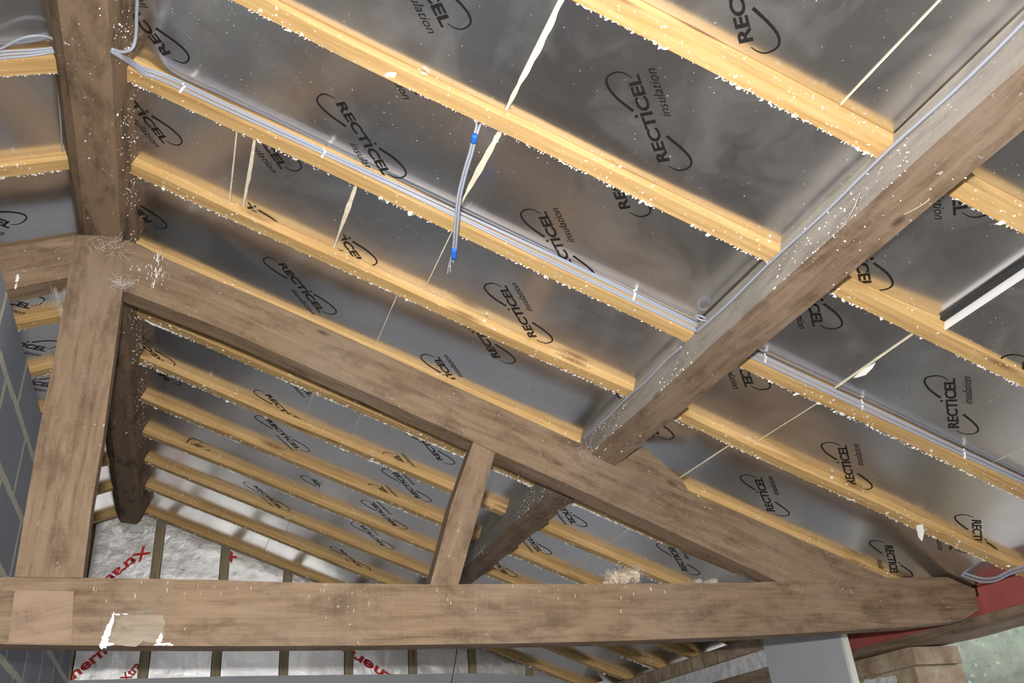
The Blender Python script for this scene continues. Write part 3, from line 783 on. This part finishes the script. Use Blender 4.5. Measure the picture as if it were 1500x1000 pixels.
# ------------------------------------------------------------------ right-hand eaves
bm = bmesh.new()
box(bm, XR, XR + 0.045, -0.5, YT - 0.005, 0.462, 0.585)
box(bm, XR + 0.001, XR + 0.045, YT - 0.005, 3.3, 0.49, 0.555)
bevel(bm, 0.002)
tag(obj('wall_plate', bm, REDP, grain=(0, 1, 0.0001)), 'red painted timber plate along the eaves above the window', 'beam')
bm = bmesh.new()
prev = None
for i in range(41):
    y = -0.5 + 3.8 * i / 40
    ring = [(XR + 0.0, 0.490), (XR - 0.012, 0.487), (XR - 0.012, 0.458), (XR + 0.02, 0.448), (3.02, 0.452), (3.04, 0.49)]
    rg = [bm.verts.new((x + 0.006 * noise.noise(Vector((y * 4, j, 1))), y, z + 0.008 * noise.noise(Vector((y * 5, j, 4))) * (1 if 1 < j < 5 else 0))) for j, (x, z) in enumerate(ring)]
    if prev:
        for j in range(6): bm.faces.new((prev[j], prev[(j + 1) % 6], rg[(j + 1) % 6], rg[j]))
    else: bm.faces.new(rg)
    prev = rg
bm.faces.new(prev[::-1])
tag(obj('timber_lintel', bm, LINT, grain=(0, 1, 0.0001)), 'ragged brown timber lintel over the window at the right', 'lintel')
# outer wall plate backing so no sky shows between lintel and roof
bm = bmesh.new(); box(bm, XR + 0.047, 3.05, -0.5, 5.6, 0.492, 0.56); struct('trim_1', bm, WALLM)
# brick pier at the window side
bm = bmesh.new()
rows = [(0.375, 0.443), (0.30, 0.368), (0.225, 0.293), (0.15, 0.218), (0.075, 0.143)]
pier = thing('brick_pier', (XR + 0.1, 3.05, 0.0), 'rough brick pier beside the window under the red plate', 'pier')
for j, (z0, z1) in enumerate(rows):
    ys = [(2.85, 2.965), (2.975, 3.19), (3.20, 3.30)] if j % 2 == 0 else [(2.86, 3.06), (3.07, 3.28)]
    for (a, c) in ys:
        box(bm, XR + random.uniform(-0.004, 0.006), 3.04, a + random.uniform(-.006, .006), c, z0, z1)
bevel(bm, 0.010, 2); obj('bricks', bm, BRICK, pier)
bm = bmesh.new(); box(bm, XR + 0.006, 3.03, 2.875, 3.29, -0.75, 0.446); obj('mortar', bm, MORT, pier)
bm = bmesh.new(); P = onX((1280, 985), XR - 0.004)
vs = []
n = 26
for i in range(n):
    a = 2 * math.pi * i / n; q = random.uniform(0.85, 1.12)
    vs.append(bm.verts.new((XR - 0.006, 3.075 + 0.10 * q * max(-1, min(1, 1.3 * math.cos(a))), 0.30 + 0.062 * q * max(-1, min(1, 1.3 * math.sin(a))))))
f = bm.faces.new(vs); r = bmesh.ops.extrude_face_region(bm, geom=[f])
for v in r['geom']:
    if isinstance(v, bmesh.types.BMVert): v.co.x += 0.012
o = obj('plaster_patch', bm, PLAST, pier); o['label'] = 'white plaster patch'
# brick course with white band and timber below, beyond the plasterboard
XB = 2.55
wallb = thing('brick_course_wall', (XB + 0.05, 4.5, 0.5), 'top of the brick eaves wall with white plaster band below the far rafters', 'wall')
bm = bmesh.new(); y = 3.30
while y < 5.58:
    L_ = random.choice([0.105, 0.215, 0.105, 0.215, 0.10])
    y2 = min(y + L_, 5.59)
    box(bm, XB + random.uniform(-0.004, 0.004), XB + 0.11, y, y2 - 0.002, 0.556, 0.618 + random.uniform(-.004, .006)); y = y2 + 0.024
bevel(bm, 0.006, 2); obj('bricks', bm, BRICK, wallb)
bm = bmesh.new(); box(bm, XB + 0.006, XB + 0.105, 3.29, 5.595, 0.50, 0.624); obj('mortar', bm, MORT, wallb)
bm = bmesh.new(); box(bm, XB - 0.004, XB + 0.10, 3.29, 5.595, 0.474, 0.549)
obj('plaster_band', bm, PLAST, wallb)
bm = bmesh.new(); box(bm, XB - 0.006, XB + 0.10, 3.29, 5.595, 0.36, 0.472); bevel(bm, 0.004); obj('timber_plate', bm, LINT, wallb, grain=(0, 1, 0.0001))
bm = bmesh.new(); box(bm, XB, XB + 0.1, 3.45, 5.6, 0.20, 0.355); box(bm, XB, XB + 0.1, 5.35, 5.6, ZF, 0.2); box(bm, XB, XB + 0.1, 3.45, 3.6, ZF, 0.2); struct('wall_right_far', bm, WALLM)  # unseen opening added below to bring more daylight onto the gable foil
# plasterboard sheet standing on its edge
t = thing('plasterboard_slab', (2.54, 3.19, ZF), 'upright grey plasterboard panel with pale thick edge, left of the red plate', 'plasterboard')
bm = bmesh.new(); box(bm, 2.520, 2.529, 2.93, 3.445, ZF, 0.63); obj('board_face', bm, GYP, t)
bm = bmesh.new(); box(bm, 2.529, 2.556, 2.925, 3.445, ZF, 0.628); o = obj('board_core', bm, GYPE, t); o['label'] = 'pale board edge'
# stray corner of board at the far right of the gable
bm = bmesh.new(); a = onY((871, 1001), 5.3); b_ = onY((905, 989), 5.3); c = onY((906, 1004), 5.3)
hexa(bm, [a, b_, c], [a + Vector((0, .012, 0)), b_ + Vector((0, .012, 0)), c + Vector((0, .012, 0))])
tag(obj('board_offcut', bm, GYPE), 'corner of a pale board at the bottom edge near the brick wall', 'board')

# ------------------------------------------------------------------ cables
CG = 'grey cables of the clipped bundle'
yf = RY[4] - RWID
def cable(pts, label, group=None, r=0.0034, name='electric_cable'):
    bm = bmesh.new(); tube(bm, pts, r, 8, 6)
    return tag(obj(name, bm, CABLE, smooth=True), label, 'cable', group)
for j in range(4):
    w = 1.574 - 0.0088 * j
    pts = []
    st = onplane((163 + j * 2, 74 + j), (0, 1, 0), 1.70)
    pts += [onplane((161 + j, 73 + j), (0, 0, 1), 1.684), onplane((176 + j, 80 + j * 2), (0, 0, 1), 1.692), onroof((192 + j, 88 + j * 3), 1.52), onroof((208 + j, 98 + j * 3.5), 1.54)]
    u = -0.80
    while u < 2.25:
        pts.append(P3(u, yf - 0.0045 - (0.004 if j % 2 else 0) - 0.0015 * math.sin(u * 5 + j), w + 0.004 * math.sin(u * 3.1 + j * 0.7) * (1 if 0 < (u + 0.9) else 0)))
        u += 0.14
    cable(pts, 'thin grey cable in the bundle clipped along one right-slope rafter', CG)
def clip(P, label):
    bm = bmesh.new()
    bmesh.ops.create_cube(bm, size=1, matrix=Matrix.Translation(P) @ Matrix.Rotation(TH, 4, 'Y') @ Matrix.Diagonal((0.006, 0.006, 0.028, 1)))
    bevel(bm, 0.0015, 2)
    bmesh.ops.create_uvsphere(bm, u_segments=8, v_segments=6, radius=0.003, matrix=Matrix.Translation(P + Vector((0, -0.004, 0.016))))
    return tag(obj('cable_clip', bm, WHITE), label, 'clip', 'cable clips on the bundle')
for px, ph in (((267, 131), 'nearest the ridge'), ((474, 226), 'by the lettering left of the hanging cable'), ((929, 434), 'left of the purlin'), ((1121, 527), 'just right of the purlin'), ((1263, 594), 'midway right of the purlin'), ((1413, 666), 'furthest right')):
    P = onY(px, yf - 0.008)
    clip(P, 'small cable clip on the grey bundle, ' + ph)
# loop where the bundle meets the purlin
bm = bmesh.new(); c = onroof((1024, 469), 1.555)
tube(bm, [c + Vector((0.016 * math.cos(a * math.pi / 5), -0.012 + 0.010 * math.sin(a * math.pi / 5), 0.014 * math.sin(a * math.pi / 5))) for a in range(11)], 0.0028, 8, 3)
tag(obj('cable_loop', bm, CABLE, smooth=True), 'small loop of grey cable where the bundle meets the purlin', 'cable')
pts = []
for i in range(16):
    y = 0.45 + (yf - 0.02 - 0.45) * i / 15
    pts.append(Vector((1.2885 - 0.001 * math.sin(i), y, 1.136 + 0.003 * math.sin(i * 1.3))))
cable(pts, 'single grey cable running up the purlin side to the top right corner')
pts = []
for i in range(10):
    y = yf + 0.06 + (2.56 - yf - 0.06) * i / 9
    pts.append(Vector((1.2890 - 0.001 * math.sin(i), y, 1.137 + 0.003 * math.sin(i * 1.7))))
cable(pts, 'single grey cable along the purlin side down to the truss')
# hanging pair with blue tape
t = thing('hanging_cable_pair', onroof((700, 178), 1.54), 'pair of grey cable tails hanging from a rafter, bound with blue tape', 'cable')
def hp(dx, wz, L_): return [onroof((x + dx * k_, y), w) for (x, y, w, k_) in L_]
main = [(705, 182, 1.53, 1.6), (700, 190, 1.52, .6), (694, 205, 1.505, .5), (689, 225, 1.49, .5), (680, 255, 1.47, .5), (672, 290, 1.45, .5), (668, 330, 1.43, .5), (665, 366, 1.42, .5), (661, 384, 1.415, .5)]
bm = bmesh.new(); tube(bm, [onroof((692, 172), 1.56)] + [onroof((698, 183), 1.53)] + [onroof((x - 1.6, y), w) for x, y, w, k_ in main[2:]] + [onroof((657, 392), 1.412)], 0.0032, 8, 6); obj('cable_tail', bm, CABLE, t, smooth=True)
bm = bmesh.new(); tube(bm, [onroof((709, 180), 1.56)] + [onroof((703, 184), 1.53)] + [onroof((x + 2.2, y + 1), w) for x, y, w, k_ in main[2:]], 0.0032, 8, 6); obj('cable_tail', bm, CABLE, t, smooth=True)
for (pa, pb, wa) in (((695.5, 198), (694, 208), 1.503), ((665.5, 364), (664.5, 378), 1.418)):
    bm = bmesh.new(); tube(bm, [onroof(pa, wa), onroof(((pa[0] + pb[0]) / 2, (pa[1] + pb[1]) / 2), wa), onroof(pb, wa)], 0.0075, 10, 2); o = obj('blue_tape', bm, TAPE, t, smooth=True)
bm = bmesh.new(); tube(bm, [onroof((657, 392), 1.412), onroof((655.5, 400), 1.41)], 0.0016, 6, 1); tube(bm, [onroof((660, 388), 1.412), onroof((659.5, 398), 1.41)], 0.0016, 6, 1); obj('wire_end', bm, COPPER, t)
# left-hand cables at the ridge
yl = RY[4] - RWID
for j in range(3):
    pts = [onY((-60, 88 + j * 5), yl - 0.006), onY((0, 76 + j * 5), yl - 0.006), onY((50, 73 + j * 4), yl - 0.008), onY((90, 68 + j * 3), yl - 0.02), onY((107, 66 + j * 3), yl - 0.03)]
    cable(pts, 'grey cable beside the ridge beam on the left slope, in a bundle of three', 'grey cables on the left rafter')
cable([onleft(p, 1.55) for p in ((-40, 92), (0, 72), (30, 57), (52, 52.5), (70, 54), (85, 60), (103, 56))], 'single grey cable arching above the left bundle at the ridge')
cable([onleft(p, 1.57) for p in ((82, 90), (85, 130), (89, 180), (92, 230), (98, 265), (104, 300), (106, 330))], 'thin grey cable running down the left edge of the ridge beam', r=0.002)
cable([onZ((204, -60), 1.755), onZ((202, -20), 1.755), onZ((200, 20), 1.755), onZ((199, 50), 1.745), onZ((194, 70), 1.725), onZ((180, 76), 1.70), onZ((163, 72), 1.682)], 'grey cable on the right edge of the ridge beam, bending into its underside', r=0.0042)
# cables in the right eaves corner
for j in range(2):
    cable([onX((x, y + j * 5), 2.70 + 0.01 * j) for x, y in ((1386, 846), (1392, 837), (1402, 835), (1418, 841), (1440, 847), (1460, 845), (1478, 836), (1500, 829), (1530, 820))],
          'grey cable looping through the eaves corner above the red plate', 'grey cables in the eaves corner', r=0.0045)
# wire hanging below the tie beam
bm = bmesh.new(); tube(bm, [onY((670, 945), 3.2), onY((668, 960), 3.2), onY((664, 985), 3.2), onY((655, 1030), 3.2)], 0.0022, 6, 4)
tag(obj('hanging_wire', bm, DARK, smooth=True), 'thin dark wire hanging behind the tie beam at the bottom edge', 'wire')

# ------------------------------------------------------------------ dust, straw and webs
def strands(bm, c, spread, n, L_, r, flat_=0.5):
    for i in range(n):
        a = Vector((random.gauss(0, spread[0]), random.gauss(0, spread[1]), abs(random.gauss(0, spread[2])))) + c
        d = Vector((random.uniform(-1, 1), random.uniform(-1, 1), random.uniform(-flat_, 1))).normalized() * L_ * random.uniform(0.4, 1)
        b_ = a + d * 0.5 + Vector((random.uniform(-1, 1), random.uniform(-1, 1), random.uniform(-1, 1))) * L_ * 0.2
        tube(bm, [a, b_, a + d], r, 4, 2)
bm = bmesh.new(); P = onY((914, 852), YT + 0.035)
for i in range(40): blob(bm, P + Vector((random.uniform(-0.056, 0.052), random.uniform(-0.03, 0.03), random.uniform(-0.002, 0.020))), random.uniform(0.005, 0.011), 2, rough=0.6)
strands(bm, P + Vector((0, 0, 0.010)), (0.030, 0.012, 0.012), 420, 0.030, 0.00045)
strands(bm, P + Vector((0.045, 0, 0.025)), (0.008, 0.008, 0.012), 90, 0.022, 0.0005)
tag(obj('straw_nest', bm, STRAW), 'fluffy grey clump of straw lying on top of the tie beam', 'nest')
bm = bmesh.new(); P = onY((1029, 855), YT + 0.035)
for i in range(9): blob(bm, P + Vector((random.uniform(-0.03, 0.035), random.uniform(-0.02, 0.02), random.uniform(-0.002, 0.006))), random.uniform(0.007, 0.012), 2, (1.6, 1, 0.8))
tag(obj('mortar_lump', bm, LUMP), 'small flat lump of mortar on the tie beam, right of the straw', 'debris')
# torn white flap of foil on the right
def flap(pxs, w, label, mat_=None):
    bm = bmesh.new(); vs = [bm.verts.new(onroof(p, w_)) for p, w_ in pxs]; f = bm.faces.new(vs)
    r = bmesh.ops.extrude_face_region(bm, geom=[f])
    for v in r['geom']:
        if isinstance(v, bmesh.types.BMVert): v.co += Vector((S, 0, Cc)) * 0.0015
    return tag(obj('torn_foil_flap', bm, mat_ or CRUMB), label, 'scrap', 'torn white scraps')
flap([((1243, 554), 1.583), ((1262, 541), 1.580), ((1286, 525), 1.583), ((1278, 539), 1.572), ((1268, 549), 1.568), ((1255, 553), 1.575)], 1.58, 'torn white flap at a board joint right of the purlin')
flap([((719, 213), 1.582), ((724, 199), 1.580), ((730, 208), 1.570)], 1.58, 'small white torn flap right of the hanging cable')
flap([((561, 108), 1.538), ((568, 104), 1.537), ((581, 107), 1.536), ((578, 114), 1.533), ((565, 112), 1.535)], 1.53, 'white torn scrap on the second rafter from the top')
flap([((1342, 770), 1.532), ((1352, 768), 1.532), ((1354, 778), 1.52), ((1351, 793), 1.50), ((1345, 786), 1.51)], 1.5, 'white torn scrap hanging from a rafter near the eaves')
flap([((583, 728), 1.582), ((589, 733), 1.575), ((586, 741), 1.575), ((579, 744), 1.58)], 1.58, 'small pale scrap on a far board left of the strut')
# cobwebs
def web(pairs, label, r=0.0006, wob=0.006, name='cobweb'):
    bm = bmesh.new()
    for a, b_ in pairs:
        mid = (a + b_) / 2 + Vector((random.uniform(-1, 1), random.uniform(-1, 1), random.uniform(-1, 0))) * wob
        tube(bm, [a, mid, b_], r, 4, 3)
    return tag(obj(name, bm, WEB), label, 'cobweb')
prs = []
for i in range(36):
    a = onY((random.uniform(72, 104), random.uniform(418, 432)), YT + 0.02); b_ = onY((random.uniform(88, 99), random.uniform(440, 500)), YT + 0.02)
    prs.append((a, b_))
for i in range(30):
    s = i / 29; prs.append((onY((35 + 60 * s, 446 + 4 * math.sin(s * 3)), YT + 0.03), onY((40 + 55 * s, 440), YT + 0.05)))
web(prs, 'dusty cobweb in the corner left of the king post', r=0.00022)
prs = []
c = onY((175, 413), YT - 0.006)
for i in range(50):
    a = onY((random.gauss(178, 9), random.gauss(413, 4)), YT - random.uniform(0.004, 0.02)); b_ = a + Vector((random.uniform(-1, 1), random.uniform(-.3, 0.1), random.uniform(-.6, .6))) * 0.03
    prs.append((a, b_))
for i in range(40):
    a = onY((random.gauss(165, 16), random.uniform(345, 372)), YT - random.uniform(0.004, 0.02)); b_ = a + Vector((random.uniform(-1, 1), random.uniform(-.3, 0.0), random.uniform(-1, 1))) * 0.03
    prs.append((a, b_))
web(prs, 'dusty fibres around the top of the king post', r=0.0004)
prs = []
for i in range(14):
    a = onY((random.gauss(858, 10), random.gauss(662, 6)), YT - random.uniform(0.003, 0.03)); b_ = a + Vector((random.uniform(-1, 1), random.uniform(-1, 0), random.uniform(-1, 1))) * 0.03
    prs.append((a, b_))
web(prs, 'dusty fibres where the purlin meets the truss', r=0.0004)
web([(onY((718, 722), YT + 0.07), onroof((765, 708), 1.56)), (onroof((712, 728), 1.5), onroof((745, 690), 1.5)), (onroof((728, 690), 1.5), onroof((706, 730), 1.5))], 'thin cobweb strands right of the strut')
web([(onroof((319, 316), 1.585), onroof((313, 398), 1.585))], 'thin vertical cobweb strand left of the RECTICEL print', 0.0011, 0.0)
# straws stuck to the purlin
for px, ph in ((((1260, 282), (1232, 335)), 'long pale straw stuck to the purlin side'), (((1324, 314), (1362, 292)), 'short pale straw on the purlin underside')):
    bm = bmesh.new(); tube(bm, [onplane(px[0], (S, 0, Cc), 1.42), onplane(((px[0][0] + px[1][0]) / 2 + 3, (px[0][1] + px[1][1]) / 2), (S, 0, Cc), 1.415), onplane(px[1], (S, 0, Cc), 1.42)], 0.0012, 5, 4)
    tag(obj('straw', bm, STRAW), ph, 'straw')

# ------------------------------------------------------------------ outside
bm = bmesh.new(); box(bm, -60, 70, -60, 70, ZF - 0.6, ZF - 0.5); o = tag(obj('gravel_yard', bm, GRASSM), 'gravel outside', 'gravel', kind='structure'); del o['label']; del o['category']
def tree(px, dist, r, mi, label, n=2600, leaf=0.35):
    d = Vector(ray(*px)); c = d * dist
    t = thing('leafy_tree', (c.x, c.y, ZF - 0.5), label, 'tree', 'trees outside the window')
    bm = bmesh.new()
    tube(bm, [Vector((c.x, c.y, ZF - 0.5)), Vector((c.x + 0.2, c.y, (c.z + ZF) / 2)), Vector((c.x, c.y, c.z + r * 0.5))], 0.3, 8, 4, rr=0.08)
    obj('trunk', bm, BARK, t)
    bm = bmesh.new()
    cl = []
    for i in range(26):
        v = Vector((random.gauss(0, 1), random.gauss(0, 1), random.gauss(0, 1))).normalized() * r * random.uniform(0.4, 0.85)
        cl.append((c + v, r * random.uniform(0.25, 0.42)))
    for cc, cr in cl:
        blob(bm, cc, cr * 0.72, 3, rough=0.07)
    blob(bm, c, r * 0.5, 3, rough=0.08)
    for i in range(n):
        cc, cr = random.choice(cl)
        v = Vector((random.gauss(0, 1), random.gauss(0, 1), random.gauss(0, 1))).normalized() * cr * random.uniform(0.75, 1.05)
        p = cc + v; s = leaf * random.uniform(0.5, 1.1)
        a = Vector((random.gauss(0, 1), random.gauss(0, 1), random.gauss(0, 1))).normalized(); b_ = a.orthogonal().normalized(); a2 = a.cross(b_)
        vs = [bm.verts.new(p + b_ * s * 0.5), bm.verts.new(p + a2 * s * 0.28 + a * s * .1), bm.verts.new(p - b_ * s * 0.5), bm.verts.new(p - a2 * s * 0.28 - a * s * .1)]
        bm.faces.new(vs)
    obj('foliage', bm, LEAFM[mi], t, smooth=True)
tree((1360, 990), 26, 3.4, 1, 'yellowing tree outside, at the left side of the window', 16000, 0.15)
tree((1440, 990), 31, 3.4, 2, 'green tree outside, in the middle of the window', 16000, 0.15)
tree((1530, 975), 26, 3.6, 0, 'sage green tree outside, at the right edge of the window', 16000, 0.15)
tree((1400, 960), 42, 4.6, 3, 'pale distant tree behind the others outside the window', 12000, 0.20)
tree((1495, 960), 48, 5.0, 3, 'pale distant tree at the top right of the window view', 12000, 0.20)
# autumn mist between the house and the trees
M = bpy.data.materials.new('autumn_mist'); M.use_nodes = True; nt = M.node_tree; nt.nodes.clear()
out = nt.nodes.new('ShaderNodeOutputMaterial'); vs_ = nt.nodes.new('ShaderNodeVolumeScatter'); vs_.inputs['Density'].default_value = 0.012; vs_.inputs['Color'].default_value = (1, 0.97, 0.95, 1)
nt.links.new(vs_.outputs[0], out.inputs['Volume'])
bm = bmesh.new(); box(bm, 8, 62, -20, 60, ZF - 0.4, 30); o = obj('mist', bm, M); o['kind'] = 'structure'
